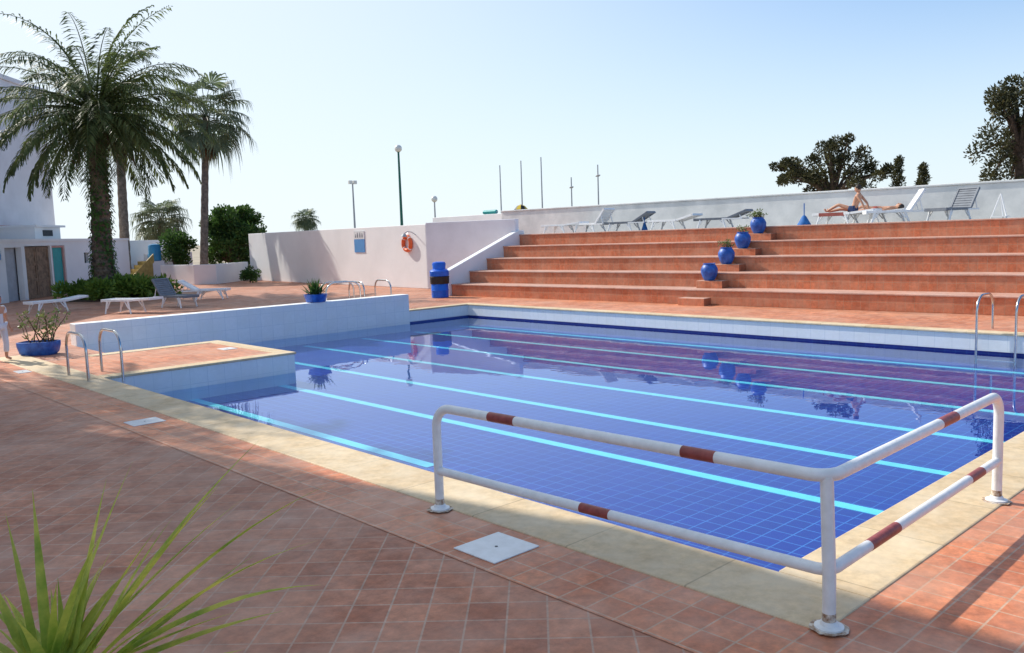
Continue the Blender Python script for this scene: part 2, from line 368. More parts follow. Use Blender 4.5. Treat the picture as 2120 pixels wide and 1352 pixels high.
ladder('pool_ladder',(17.8,5.78,0),math.radians(180),'steel ladder handrails at the far pool edge',sep=.68,h=.72,back=.75,fwd=.14,down=-.6)
ladder('pool_ladder',(14.1,22.9,0),math.radians(170),'steel handrails of the small pool behind the wall',sep=.5,h=.92,back=.6,fwd=.5,down=0,rungs=0)
ladder('pool_ladder',(15.7,22.6,0),math.radians(80),'steel handrails of the small pool behind the wall',sep=.9,h=.88,back=.5,fwd=.7,down=0,rungs=0)
# ---------------------------------------------------------------- terrace steps
TR=math.radians(3.43); TO=V((20.1,24.6,0))
def TW(x,y,z=0): return TO+V((x*math.cos(TR)-y*math.sin(TR),x*math.sin(TR)+y*math.cos(TR),z))
st=THING('terrace_steps','wide terracotta tiled steps rising from the pool deck','steps',TO,TR)
rz_=.435;wd=.95
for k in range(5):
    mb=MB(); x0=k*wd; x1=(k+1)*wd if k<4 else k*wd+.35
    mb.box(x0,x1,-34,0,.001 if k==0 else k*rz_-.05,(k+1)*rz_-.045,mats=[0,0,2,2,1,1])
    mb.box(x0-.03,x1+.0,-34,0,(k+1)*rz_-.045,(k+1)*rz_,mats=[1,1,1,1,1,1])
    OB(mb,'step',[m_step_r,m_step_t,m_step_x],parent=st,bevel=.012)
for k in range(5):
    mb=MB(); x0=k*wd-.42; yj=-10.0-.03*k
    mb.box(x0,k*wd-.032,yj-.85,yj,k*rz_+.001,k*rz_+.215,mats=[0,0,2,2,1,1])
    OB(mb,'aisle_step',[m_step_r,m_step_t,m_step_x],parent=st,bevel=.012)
ter=THING('sun_terrace','raised concrete sun terrace with white parapet','terrace',TO,TR)
mb=MB(); mb.box(3.8+.352,8.0,-34,-.02,0,2.165); OB(mb,'terrace_floor',m_conc,parent=ter)
mb=MB(); mb.box(8.0,8.22,-34,5.0,0,3.25); mb.box(7.96,8.26,-34,5.0,3.25,3.32); OB(mb,'parapet',m_whiteold,parent=ter,bevel=.02)
mb=MB()
pf=[(-.12,0),(-.12,.93),(3.75,2.33),(4.1,2.33),(4.1,0)]
vs=[(x,0.003,z) for x,z in pf]+[(x,.28,z) for x,z in pf]; n=len(pf)
mb.add(vs,[tuple(range(n))[::-1],tuple(range(n,2*n))]+[(i,(i+1)%n,(i+1)%n+n,i+n) for i in range(n)])
OB(mb,'stair_side_wall',m_white,label='sloping white side wall beside the terracotta steps',cat='wall',loc=TO,rot=(0,0,TR),bevel=.02)
# ---------------------------------------------------------------- white walls
def wall(name,pts,h,th,mat,label,z0=0,cat='wall'):
    mb=MB()
    for a,b in zip(pts[:-1],pts[1:]):
        a=V((*a,0));b=V((*b,0)); d=(b-a); L=d.length; an=math.atan2(d.y,d.x)
        T=Matrix.Translation(a)@Matrix.Rotation(an,4,'Z')
        mb.box(0,L+.001,0,th,z0,h,T=T)
    return OB(mb,name,mat,label=label,cat=cat,bevel=.02)
wall('garden_wall',[(23.65,47.7),(22.4,29.0)],2.74,.3,m_white,'tall plain white wall with lifebuoy and pool sign')
wall('garden_wall',[(22.4,28.99),(23.75,24.9)],2.80,.3,m_white2,'white rendered wall beside the terracotta steps')
wall('garden_wall',[(28.3,36),(28.0,29.9)],3.2,.5,m_white,'white rendered wall above the pool wall')
wall('garden_wall',[(19.35,50.3),(19.75,46.6),(20.6,45.6),(23.62,47.9)],1.1,.25,m_white,'low curved white garden wall')
wall('garden_wall',[(18.6,53.6),(25.5,61)],2.6,.3,m_white,'white garden wall behind the shrubs')
wall('garden_wall',[(19.9,53.6),(23.5,55.5)],1.75,.3,m_white2,'lower white garden wall behind the shrubs')
yst=THING('garden_stairs','ochre painted outdoor stairs against a white wall','stairs',(18.3,52.2,0),math.radians(20))
for k in range(6):
    mb=MB(); mb.box(k*.28,k*.28+.28,0,1.0,0,.22*(k+1)); OB(mb,'stair_step',m_yellow,parent=yst,bevel=.01)
mb=MB(); pf=[(-.1,0),(-.1,.35),(1.7,1.75),(1.7,1.25),(.3,0)]; n=5
vs=[(x,-.1,z) for x,z in pf]+[(x,-.02,z) for x,z in pf]
mb.add(vs,[tuple(range(n))[::-1],tuple(range(n,2*n))]+[(i,(i+1)%n,(i+1)%n+n,i+n) for i in range(n)]); OB(mb,'stringer',m_yellow,parent=yst)
# ---------------------------------------------------------------- bathroom building
BO=V((6.5,38.1,0)); BA=math.atan2(.765,.644)
bld=THING('changing_building','low white building with wooden and teal doors','building',BO,BA)
mb=MB()
ops=[(4.6,6.0,0,2.35),(6.3,8.7,0,2.4),(8.85,10.2,0,2.4),(12.3,12.8,1.45,2.0)]
x=-4
for a,b,z0,z1 in ops:
    mb.box(x,a,0,.25,0,2.6)
    mb.box(a,b,0,.25,z1,2.6)
    if z0>0: mb.box(a,b,0,.25,0,z0)
    x=b
mb.box(x,18.3,0,.25,0,2.6); mb.box(18.05,18.3,.25,5,0,2.6); mb.box(-4,18.3,-.06,5,2.6,2.72)
OB(mb,'wall',m_white,parent=bld)
mb=MB(); mb.box(4.6,6.0,.3,.35,0,2.35); OB(mb,'doorway',m_greyop,parent=bld)
mb=MB(); mb.box(6.33,8.67,.12,.17,0,2.37)
o=OB(mb,'door',m_wood,parent=bld,label='brown wooden double door')
for x0 in (6.33,7.52):
    mb=MB()
    for xx in (x0,x0+1.03): mb.box(xx,xx+.12,.09,.118,0,2.37)
    for zz in (0.02,.8,1.5,2.23): mb.box(x0+.12,x0+1.03,.09,.118,zz,zz+.12)
    OB(mb,'door_frame',m_wood,parent=o)
mb=MB(); mb.box(9.0,10.1,.12,.17,0,2.3); o=OB(mb,'door',m_teal,parent=bld,label='teal painted door')
mb=MB(); mb.box(8.86,8.99,.05,.2,0,2.38); mb.box(10.1,10.19,.05,.2,0,2.38); mb.box(8.99,10.1,.05,.2,2.3,2.38); OB(mb,'door_frame',m_pink,parent=o)
mb=MB(); mb.box(12.3,12.8,.14,.18,1.45,2.0); OB(mb,'window',m_dark,parent=bld)
mb=MB(); mb.box(-4,5.6,.8,4,2.722,3.35); OB(mb,'roof_parapet',m_pink,parent=bld)
mb=MB(); mb.box(10.5,13.2,1.5,4,2.722,3.35); mb.box(10.3,13.4,1.3,4.2,3.35,3.45); o=OB(mb,'roof_room',m_white,parent=bld)
mb=MB(); mb.box(11.3,12.3,1.47,1.498,2.9,3.2); OB(mb,'window',m_dark,parent=o)
sg=THING('toilet_sign','small white toilet sign with man and woman figures','sign',BO+V((math.cos(BA)*4.02,math.sin(BA)*4.02,2.05)),BA)
mb=MB(); mb.box(-.28,.28,-.04,-.003,-.25,.25); OB(mb,'sign_board',m_signw,parent=sg)
for sx_,skirt in ((-.12,0),(.12,1)):
    mb=MB(); mb.ell((sx_,-.045,.15),(.04,.006,.04))
    if skirt: mb.add([(sx_-.03,-.047,.1),(sx_+.03,-.047,.1),(sx_+.09,-.047,-.06),(sx_-.09,-.047,-.06)],[(0,1,2,3)])
    else: mb.box(sx_-.06,sx_+.06,-.05,-.042,-.05,.1)
    mb.box(sx_-.04,sx_-.01,-.05,-.042,-.2,-.05); mb.box(sx_+.01,sx_+.04,-.05,-.042,-.2,-.05)
    OB(mb,'pictogram',m_signb,parent=sg)
tw=THING('tower_building','tall plain white rendered building with flat roof','building',(15,54,0),BA)
mb=MB(); mb.box(-26,0,0,9,0,11.0); mb.box(-26.1,.1,-.1,9.1,11.0,11.25); OB(mb,'wall',m_white2,parent=tw,bevel=.03)
mb=MB(); mb.box(-16,-3.9,-.35,-.003,3.35,3.5); OB(mb,'ledge',m_pink,parent=tw)
for xx in (-22,-18,-14,-10):
    mb=MB(); mb.box(xx,xx+1.3,-.02,-.004,6.2,7.7); OB(mb,'window',m_dark,parent=tw)
ht=THING('unseen_shade_building','unseen white building block placed to shade the deck','building',(1.58,12.6,0),0)  # unseen block outside the view, placed and sized to cast the deck's shadow edge
mb=MB(); mb.box(-14,0,0,6,0,11.5); mb.box(-14.1,.06,-.06,6.06,11.5,11.8); OB(mb,'wall',m_white,parent=ht)
for fl in range(3):
    for xx in (-12,-8,-4):
        mb=MB(); mb.box(xx,xx+2,-.03,-.004,1+fl*3.4,3.2+fl*3.4); OB(mb,'window',m_dark,parent=ht)
# ---------------------------------------------------------------- objects on tall wall
WN=V((-.998,.067,0)); wa=math.atan2(18.7,1.25)
def onwall(y,z,off=.0):
    return V((22.4+.0668*(y-29),y,z))+WN*off
def wobj(name,label,cat,y,z):
    return THING(name,label,cat,onwall(y,z),wa)
lb=wobj('lifebuoy','orange lifebuoy ring hanging on the white wall','lifebuoy',30.35,1.95)
mb=MB(); mb.tube([V((.30*math.cos(a),.09,.30*math.sin(a))) for a in [2*math.pi*i/32 for i in range(32)]],.085,12,closed=True); OB(mb,'ring',m_orange,parent=lb,smooth=True)
for i in range(4):
    a=math.pi/4+i*math.pi/2
    mb=MB(); mb.tube([V((.30*math.cos(a+t),.09,.30*math.sin(a+t))) for t in (-.07,0,.07)],.087,12); OB(mb,'strap',m_plas,parent=lb,smooth=True)
mb=MB(); mb.tube([(0,.02,.45),(0,.09,.36)],.01,6); OB(mb,'hook',m_steel,parent=lb)
sg=wobj('pool_rules_sign','white and blue pool rules sign on the white wall','sign',34.6,1.58)
mb=MB(); mb.box(-.48,.48,.004,.03,0,.62); OB(mb,'blue_panel',m_signb,parent=sg)
mb=MB(); mb.box(-.48,.48,.004,.03,.625,1.0); o=OB(mb,'white_panel',m_signw,parent=sg)
for sx_,hh in ((-.30,.16),(-.1,.2),(.12,.2),(.3,.13)):
    mb=MB(); mb.ell((sx_,.034,.7+hh),(.035,.004,.035)); mb.box(sx_-.045,sx_+.045,.031,.036,.70,.66+hh); OB(mb,'pictogram',m_grey,parent=o)
sh=wobj('wall_lamp','curved bracket lamp on the white wall','wall lamp',29.75,2.3)
mb=MB(); mb.tube([(0,.0,0),(0,.2,.12),(0,.42,.16),(0,.6,.08)],.02,8); OB(mb,'bracket',m_pole,parent=sh,smooth=True)
mb=MB(); mb.lathe([(.02,.06),(.1,.0),(.14,-.08),(.12,-.09)],14,(0,.6,.02)); OB(mb,'lamp_shade',m_pole,parent=sh,smooth=True)
# ---------------------------------------------------------------- pots and plants
def leaves_ball(mb,c,r,n,ll,lw,mi=0,updir=.3):
    for _ in range(n):
        d=V((R.gauss(0,1),R.gauss(0,1),R.gauss(0,1))).normalized()
        rad=R.random()**.45
        p=V(c)+V((d.x*r[0],d.y*r[1],d.z*r[2]))*rad
        dd=(d+V((R.uniform(-.8,.8),R.uniform(-.8,.8),R.uniform(-.5,.8)+updir))).normalized()
        sdv=dd.cross(V((R.uniform(-1,1),R.uniform(-1,1),R.uniform(-1,1)))).normalized()
        L=ll*R.uniform(.6,1.3); mb.leaf(p,dd*L,lw*R.uniform(.7,1.2),sdv,mi)
def pot(loc,label,plant,sz=1):
    e=THING('potted_plant' if plant else 'plant_pot',label,'plant pot',loc,R.uniform(0,6),'blue pots on the terracotta steps')
    mb=MB(); pr=[(.13,0),(.15,.01),(.205,.12),(.245,.25),(.245,.34),(.20,.43),(.165,.465),(.175,.49),(.19,.50),(.175,.505),(.155,.46)]
    mb.lathe([(a*sz,b*sz) for a,b in pr],28,(0,0,0)); OB(mb,'pot',m_blue,parent=e,smooth=True)
    mb=MB(); mb.lathe([(.150*sz,.455*sz),(.150*sz,.462*sz)],20); OB(mb,'soil',m_soil,parent=e)
    if plant:
        mb=MB(); 
        for i in range(plant):
            a=R.uniform(0,6.28); el=R.uniform(.4,1.4); L=R.uniform(.12,.26)
            b=V((R.uniform(-.1,.1),R.uniform(-.1,.1),.46)); t=b+V((math.cos(a)*math.cos(el),math.sin(a)*math.cos(el),math.sin(el)))*L
            mb.tube([b,t],.008,5,1); leaves_ball(mb,t,(.05,.05,.05),10,.07,.018,0)
        OB(mb,'plant',[m_succ,m_bark],parent=e)
for k,pl in ((1,0),(2,16),(3,9),(4,22)):
    p=TW(k*wd-.245,-10.34-.03*k,k*rz_+.216)
    pot(p,['round blue glazed pot on a terracotta step','blue pot with short green succulent on a step','blue pot with sparse sprout on a step','blue pot with leafy green plant at terrace edge'][k-1],pl,1.0)
e=THING('potted_plant','wide blue bowl with spiky green plant on the white wall','potted plant',(12.35,21.1,.5),0)
mb=MB(); mb.lathe([(.24,0),(.27,.02),(.31,.16),(.33,.22),(.31,.225),(.29,.18)],24); OB(mb,'bowl',m_blue,parent=e,smooth=True)
mb=MB()
for i in range(80):
    a=R.uniform(0,6.28); el=R.uniform(.25,1.5); L=R.uniform(.3,.55)
    d=V((math.cos(a)*math.cos(el),math.sin(a)*math.cos(el),math.sin(el)))
    mb.leaf((R.uniform(-.12,.12),R.uniform(-.12,.12),.2),d*L,.035,d.cross(V((0,0,1))).normalized())
OB(mb,'plant',m_bush,parent=e)
e=THING('potted_plant','rounded blue planter with straggly jade plant','potted plant',(5.02,20.0,0),math.radians(-42))
mb=MB(); 
prof=[(.62,0),(.72,.05),(.80,.2),(.80,.28),(.74,.285),(.72,.24)]
seg=32
for r,z in prof:
    for k in range(seg):
        a=2*math.pi*k/seg; cx=math.copysign(abs(math.cos(a))**.5,math.cos(a)); sy=math.copysign(abs(math.sin(a))**.5,math.sin(a))
        mb.v.append((cx*r*.5,sy*r*.33,z))
for i in range(len(prof)-1):
    for k in range(seg): mb.f.append((i*seg+k,i*seg+(k+1)%seg,(i+1)*seg+(k+1)%seg,(i+1)*seg+k)); mb.m.append(0)
mb.f.append(tuple(range((len(prof)-1)*seg,len(prof)*seg))); mb.m.append(1); mb.f.append(tuple(range(seg))[::-1]); mb.m.append(0)
OB(mb,'planter',[m_blue,m_soil],parent=e,smooth=True)
mb=MB()
for i in range(13):
    b=V((R.uniform(-.3,.3),R.uniform(-.15,.15),.24)); a=R.uniform(0,6.28)
    p=b; pts=[p]
    for k in range(5):
        p=p+V((math.cos(a)*R.uniform(.02,.12),math.sin(a)*R.uniform(.02,.12),R.uniform(.06,.16))); pts.append(p)
        leaves_ball(mb,p,(.05,.05,.04),2+k*2,.07,.02,0)
    mb.tube(pts,[.014,.012,.01,.008,.007,.006],6,1)
OB(mb,'plant',[m_succ,m_bark],parent=e)
e=THING('waste_bin','blue plastic barrel with black collar and blue lid','bin',(19.35,24.35,0),0)
mb=MB(); mb.lathe([(.29,0),(.31,.02),(.315,.25),(.325,.27),(.315,.29),(.31,.52),(.30,.54)],28); OB(mb,'barrel',m_blueb,parent=e,smooth=True)
mb=MB(); mb.lathe([(.33,.5),(.34,.52),(.345,.72),(.36,.76),(.33,.78)],28,jit=.02); OB(mb,'bin_liner',m_black,parent=e,smooth=True)
mb=MB(); mb.lathe([(.34,.78),(.35,.80),(.35,.96),(.30,1.01),(.24,1.03),(.23,1.06),(.25,1.22),(.22,1.28),(.12,1.30)],28); OB(mb,'lid',m_blueb,parent=e,smooth=True)
# ---------------------------------------------------------------- loungers
def lounger(loc,rotz,back,label,grey=False,group='sun loungers',seatz=.30):
    e=THING('sun_lounger',label,'sun lounger',loc,rotz,group); mt_=m_grey if grey else m_plas
    mb=MB()
    for s in (-1,1): mb.box(-.95,.28,s*.31-.03,s*.31+.03,seatz-.01,seatz+.065)
    n=14
    for i in range(n):
        x=-.95+i*(1.23/n); mb.box(x,x+1.23/n-.012,-.29,.29,seatz+.022,seatz+.048)
    mb.box(-.98,-.93,-.34,.34,seatz-.03,seatz+.067)
    OB(mb,'seat',mt_,parent=e,bevel=.006)
    ca,sa=math.cos(back),math.sin(back)
    T=Matrix.Translation((.28,0,seatz+.03))@Matrix.Rotation(-back,4,'Y')
    mb=MB()
    for s in (-1,1): mb.box(.01,.72,s*.30-.03,s*.30+.03,-.035,.035,T=T)
    for i in range(8): mb.box(.02+i*.087,.02+i*.087+.075,-.28,.28,-.01,.018,T=T)
    mb.box(.69,.75,-.33,.33,-.04,.04,T=T)
    OB(mb,'backrest',mt_,parent=e,bevel=.006)
    for x,dx in ((-.72,-.1),(.12,.12)):
        for s in (-1,1):
            mb=MB(); mb.tube([(x+.0,s*.31,seatz+.02),(x+dx*.5,s*.325,seatz*.5),(x+dx,s*.335,0)],[.045,.032,.034],8,flat=.7)
            mb.tube([(x-dx*1.2,s*.31,seatz+.02),(x+dx*.2,s*.32,seatz*.42)],.022,6)
            OB(mb,'leg',m_plas,parent=e,smooth=True)
    if back>.25:
        x=.28+ca*.45; z=seatz+.03+sa*.45
        for s in (-1,1):
            mb=MB(); mb.tube([(x,s*.27,z),(.28+ca*.45+.10,s*.30,seatz+.02)],.016,6)
            mb.box(.1,.28+ca*.45+.13,s*.335-.015,s*.335+.015,seatz-.01,seatz+.035)
            OB(mb,'prop',m_plas,parent=e)
    return e
D=math.radians
lounger((9.05,33.35,0),D(12),.12,'flat white plastic sun lounger on terracotta deck',seatz=.36)
lounger((10.35,29.6,0),D(-62),.05,'flat white plastic sun lounger on terracotta deck',seatz=.42)
lounger((12.2,30.7,0),D(105),.95,'grey sun lounger with raised back and white legs',True,seatz=.38)
lounger((14.6,33.6,0),D(140),.55,'white plastic sun lounger with back half raised',seatz=.36)
TZ=2.165
def tl(y,lx,rot,back,label,grey=False):
    return lounger(TW(lx,y-24.6,TZ),TR+D(rot),back,label,grey,'sun loungers on the terrace')
tl(24.0,5.9,-88,.10,'flat white plastic sun lounger on the terrace')
tl(22.4,5.9,-95,.85,'white plastic sun lounger with raised back on the terrace')
tl(20.7,5.9,-85,.5,'grey sun lounger with half raised back on the terrace',True)
tl(18.7,5.9,-92,.25,'white plastic sun lounger on the terrace')
tl(16.7,5.9,-84,.35,'grey sun lounger with slightly raised back on the terrace',True)
tl(12.4,6.1,-94,.10,'white plastic sun lounger with a sunbather on it')
tl(10.7,5.9,-60,1.0,'white plastic sun lounger with raised back on the terrace')
tl(9.1,5.9,-15,.95,'grey sun lounger with raised back on the terrace',True)
def folded(loc,label,h,base=.22):
    e=THING('umbrella_stand',label,'umbrella stand',loc,0,'umbrella stands on the terrace')
    mb=MB(); mb.lathe([(base,0),(base,.03),(base*.75,.12),(base*.4,.26),(.04,.32)],20); OB(mb,'base',m_umb,parent=e,smooth=True)
    mb=MB(); mb.tube([(0,0,.3),(0,0,h)],.018,8); OB(mb,'pole',m_umb,parent=e)
folded(TW(6.0,13.75-24.6,TZ),'blue plastic umbrella stand with short pole',.72)
folded(TW(6.0,20.1-24.6,TZ),'slim blue umbrella stand with short pole',.62,.12)
e=THING('folding_stand','white folding tripod stand on the terrace','stand',TW(5.9,7.9-24.6,TZ),0)
for i in range(3):
    a=i*2.09; mb=MB(); mb.tube([(.24*math.cos(a),.24*math.sin(a),0),(0,0,.7)],.016,6); OB(mb,'leg',m_plas,parent=e)
mb=MB(); mb.box(-.2,.2,-.2,.2,.05,.07); OB(mb,'tray',m_plas,parent=e)
e=THING('beach_umbrella','yellow and black umbrella showing above the wall','umbrella',(30.0,31.0,0),0)
mb=MB(); mb.tube([(0,0,0),(0,0,3.55)],.025,8); OB(mb,'pole',m_pole,parent=e)
mb=MB()
for i in range(8):
    a0,a1=i*math.pi/4,(i+1)*math.pi/4; rs=[(0,3.66),(.2,3.58),(.34,3.42),(.4,3.0)]
    for (r0,z0),(r1,z1) in zip(rs[:-1],rs[1:]): mb.quad((r0*math.cos(a0),r0*math.sin(a0),z0),(r1*math.cos(a0),r1*math.sin(a0),z1),(r1*math.cos(a1),r1*math.sin(a1),z1),(r0*math.cos(a1),r0*math.sin(a1),z0),i%2)
OB(mb,'canopy',[m_umby,m_black],parent=e)
e=THING('pool_cover_roll','rolled teal cover lying on top of the wall','cover roll',(28.2,31.3,3.2),0)
mb=MB(); mb.tube([(0,-.45,.1),(0,.45,.1)],.1,12); OB(mb,'roll',m_teal,parent=e,smooth=True)
mb=MB(); mb.tube([(0,-.5,.1),(0,.5,.1)],.03,8); OB(mb,'core',m_pole,parent=e)
e=THING('water_tank','blue water tank standing by the garden wall','tank',(20.2,53.2,.0),0)
mb=MB(); mb.lathe([(.32,1.3),(.36,1.33),(.36,2.2),(.3,2.3),(.1,2.35)],20); OB(mb,'tank',m_tank,parent=e,smooth=True)
mb=MB(); mb.box(-.4,.4,-.4,.4,0,1.3); OB(mb,'stand',m_white2,parent=e)
# ---------------------------------------------------------------- posts
def lamppost(name,loc,h,label,mat,head,r=.08):
    e=THING(name,label,'street lamp' if head!='flag' else 'flagpole',loc,0)
    mb=MB(); mb.tube([(0,0,0),(0,0,h*.4),(0,0,h)],[r*1.3,r,r*.7],10); OB(mb,'pole',mat,parent=e,smooth=True)
    if head!='flag':
        mb=MB(); mb.lathe([(r*2,0),(r*2,.3),(r*1.3,.4)],12); OB(mb,'base',mat,parent=e)
    if head=='globe':
        mb=MB(); mb.ell((0,0,h+.28),(.33,.33,.33)); OB(mb,'globe',m_lampw,parent=e,smooth=True)
        mb=MB(); mb.lathe([(.1,h-.05),(.16,h),(.2,h+.03)],12); OB(mb,'collar',mat,parent=e)
    if head=='flood':
        for s in (-1,1):
            mb=MB(); mb.box(s*.3-.22,s*.3+.22,-.15,.15,h-.1,h+.3); OB(mb,'floodlight',m_lampw,parent=e,bevel=.03)
    if head=='arm':
        mb=MB(); mb.tube([(-.45,-.45,h*.93-.4),(.45,.45,h*.93-.35)],.04,6); OB(mb,'crossarm',mat,parent=e)
        for s in (-1,1):
            mb=MB(); mb.ell((s*.42,s*.42,h*.93-.42),(.2,.2,.07)); OB(mb,'lamp_head',mat,parent=e)
lamppost('street_lamp',(45,61.6,0),9.65,'tall green post with round white lamp',m_greenp,'globe',.13)
lamppost('street_lamp',(55,84.4,0),8.6,'grey pole with twin floodlights',m_pole,'flood',.12)
lamppost('street_lamp',(55,69.5,0),5.75,'short pale post with globe lamp',m_pole,'globe',.1)
for x,y,h in ((60,64.9,9.2),(60,61.8,9.4),(60,59.0,9.5)): lamppost('flagpole',(x,y,0),h,'bare slim grey flagpole without flag',m_pole,'flag',.075)
lamppost('street_lamp',(60,55.1,0),7.3,'slim grey pole with short crossarm',m_pole,'arm',.075)
lamppost('street_lamp',(60,51.8,0),8.2,'slim grey pole with short crossarm',m_pole,'arm',.075)
# ---------------------------------------------------------------- palms
def frond(mb,base,az,el,L,droop,n=44,ll=.55,w=.022,mi=0):
    pts=[];p=V(base);ds=L/n;hd=V((math.cos(az),math.sin(az),0)); sdv=V((-math.sin(az),math.cos(az),0))
    tans=[]
    for i in range(n+1):
        t=i/n; e_=el-droop*(t**1.4)
        tg=hd*math.cos(e_)+V((0,0,1))*math.sin(e_)
        pts.append(p.copy()); tans.append(tg); p=p+tg*ds
    mb.tube(pts[::4],[.04*(1-.8*i/(len(pts[::4])-1)) for i in range(len(pts[::4]))],5,mi)
    for i in range(4,n+1):
        t=i/n; ln=ll*(math.sin(math.pi*min(1,(t*.9+.09)))**.5)*R.uniform(.8,1.15)
        nrm=tans[i].cross(sdv).normalized()
        for s in (-1,1):
            d=(tans[i]*R.uniform(.5,.9)+sdv*s*.8+V((0,0,1))*R.uniform(-.55,.1)-nrm*R.uniform(-.25,.15)).normalized()
            q=pts[i]; mid=q+d*ln*.5; tip=q+d*ln+V((0,0,-ln*R.uniform(.15,.45)))
            sv=d.cross(V((0,0,1))).normalized().lerp(tans[i],.4).normalized()*w
            mb.add([q-sv*.6,mid-sv,tip,mid+sv],[(0,1,2,3)],mi)
def date_palm(loc,top,label,nf=75,L=4.6,tr=.38,ivy=True,group='palm trees by the pool'):
    loc=V(loc);top=V(top)-loc
    e=THING('palm_tree',label,'palm tree',loc,0,group)
    mb=MB(); n=46; pts=[];rs=[]
    for i in range(n+1):
        t=i/n; pts.append(V((top.x*t**1.3,top.y*t**1.3,top.z*t))); rs.append(tr*(1.15-.35*t+.25*math.exp(-t*9))*(1.09 if i%2 else .95))
    mb.tube(pts,rs,14)
    for i in range(int(170)):
        t=R.random(); p=V((top.x*t**1.3,top.y*t**1.3,top.z*t)); a=R.uniform(0,6.28); r=tr*(1.1-.3*t)
        d=V((math.cos(a),math.sin(a),.9)).normalized(); q=p+V((math.cos(a),math.sin(a),0))*r
        mb.add([q-V((-math.sin(a),math.cos(a),0))*.09,q+V((-math.sin(a),math.cos(a),0))*.09,q+d*.17+V((0,0,.02))],[(0,1,2)])
    OB(mb,'trunk',m_trunk,parent=e)
    if ivy:
        mb=MB()
        for i in range(2600):
            t=R.random()**1.1*.9; p=V((top.x*t**1.3,top.y*t**1.3,top.z*t)); a=R.uniform(0,6.28)
            if math.sin(a*2+t*14)+R.uniform(-.5,1.1)<.0: continue
            r=tr*(1.2-.3*t)*R.uniform(.95,1.35); d=V((math.cos(a),math.sin(a),0))
            mb.leaf(p+d*r,(d*.4+V((R.uniform(-.5,.5),R.uniform(-.5,.5),-.8))).normalized()*.16,.06,V((-math.sin(a),math.cos(a),0)))
        OB(mb,'ivy',m_bush,parent=e)
    mb=MB()
    for i in range(nf):
        f=(i+.5)/nf; el=math.radians(80-118*f**.8)+R.uniform(-.14,.14); az=i*2.39996+R.uniform(-.25,.25)
        bp=top+V((math.cos(az)*.25,math.sin(az)*.25,-.25+.5*(1-f)))
        frond(mb,bp,az,el,L*R.uniform(.82,1.08)*(1-.1*f),R.uniform(1.0,1.9)*(1.0-.4*f),50,.72,.036,0)
    OB(mb,'crown',m_palm,parent=e)
    mb=MB()
    for i in range(18):
        frond(mb,top+V((0,0,-.3)),R.uniform(0,6.28),R.uniform(-1.0,-.4),R.uniform(1.6,2.8),.6,24,.45,.03,0)
    OB(mb,'dry_fronds',m_dead,parent=e)
    return e
def fan_leaf(mb,base,az,el,pl,fr,mi=0):
    hd=V((math.cos(az),math.sin(az),0));sdv=V((-math.sin(az),math.cos(az),0))
    pts=[V(base)]; 
    for k in range(4):
        e2=el-.18*k; pts.append(pts[-1]+(hd*math.cos(e2)+V((0,0,1))*math.sin(e2))*pl/4)
    mb.tube(pts,.02,4,mi)
    e2=el-.7; f=(hd*math.cos(e2)+V((0,0,1))*math.sin(e2)); hub=pts[-1]
    n=22
    for k in range(n):
        a=-1.9+3.8*k/(n-1)+R.uniform(-.06,.06); d=f*math.cos(a)+sdv*math.sin(a)
        L=fr*R.uniform(.85,1.15)*(1-.2*abs(a)/1.9)
        sv=(-f*math.sin(a)+sdv*math.cos(a))*fr*.045
        m1=hub+d*L*.5; m2=hub+d*L*.8+V((0,0,-L*.1)); tip=hub+d*L*.92+V((0,0,-L*R.uniform(.35,.7)))
        mb.add([hub,m1-sv,m1+sv,m2-sv*.6,m2+sv*.6,tip],[(0,1,2),(1,3,4,2),(3,5,4)],mi)
def fan_palm(loc,top,label,nl=48,fr=1.1,pl=1.3,tr=.2,skirt=20,group='palm trees by the pool'):
    loc=V(loc);top=V(top)-loc; e=THING('palm_tree',label,'palm tree',loc,0,group)
    mb=MB(); n=30
    mb.tube([V((top.x*(i/n),top.y*(i/n),top.z*i/n)) for i in range(n+1)],[tr*(1.2-.3*i/n)*(1.05 if i%2 else .97) for i in range(n+1)],12); OB(mb,'trunk',m_trunkg,parent=e)
    mb=MB()
    for i in range(nl):
        f=(i+.5)/nl; fan_leaf(mb,top,i*2.39996,math.radians(85-120*f)+R.uniform(-.15,.15),pl*R.uniform(.8,1.25),fr*R.uniform(.9,1.1))
    OB(mb,'crown',m_fan,parent=e)
    if skirt:
        mb=MB()
        for i in range(skirt): fan_leaf(mb,top+V((0,0,-.2-R.uniform(0,.8))),R.uniform(0,6.28),math.radians(R.uniform(-80,-55)),pl*.5,fr*.6)
        OB(mb,'dry_skirt',m_dead,parent=e)
    return e
date_palm((12.55,39,0),(12.8,39,8.0),'large date palm with ivy covered trunk',nf=110,L=5.1)
fan_palm((21.75,50,0),(22.6,50,9.7),'tall fan palm with slender trunk behind the low wall',nl=40,fr=1.4,pl=1.7,tr=.2,skirt=12)
fan_palm((18.55,53.6,0),(18.9,53.8,9.6),'fan palm with thin dark trunk beside the building',nl=30,fr=1.2,pl=1.2,tr=.25,skirt=10)
fan_palm((24.1,62,0),(24.1,62,3.9),'short fan palm behind the garden wall',nl=36,fr=1.2,pl=1.2,tr=.2,skirt=0)
fan_palm((43.3,75,0),(43.3,75,4.3),'small distant palm beyond the white wall',nl=30,fr=.85,pl=.7,tr=.2,skirt=0)
date_palm((.6,24.5,0),(.8,24.4,9.4),'date palm casting dappled shade on the deck',nf=50,L=3.9,ivy=False)
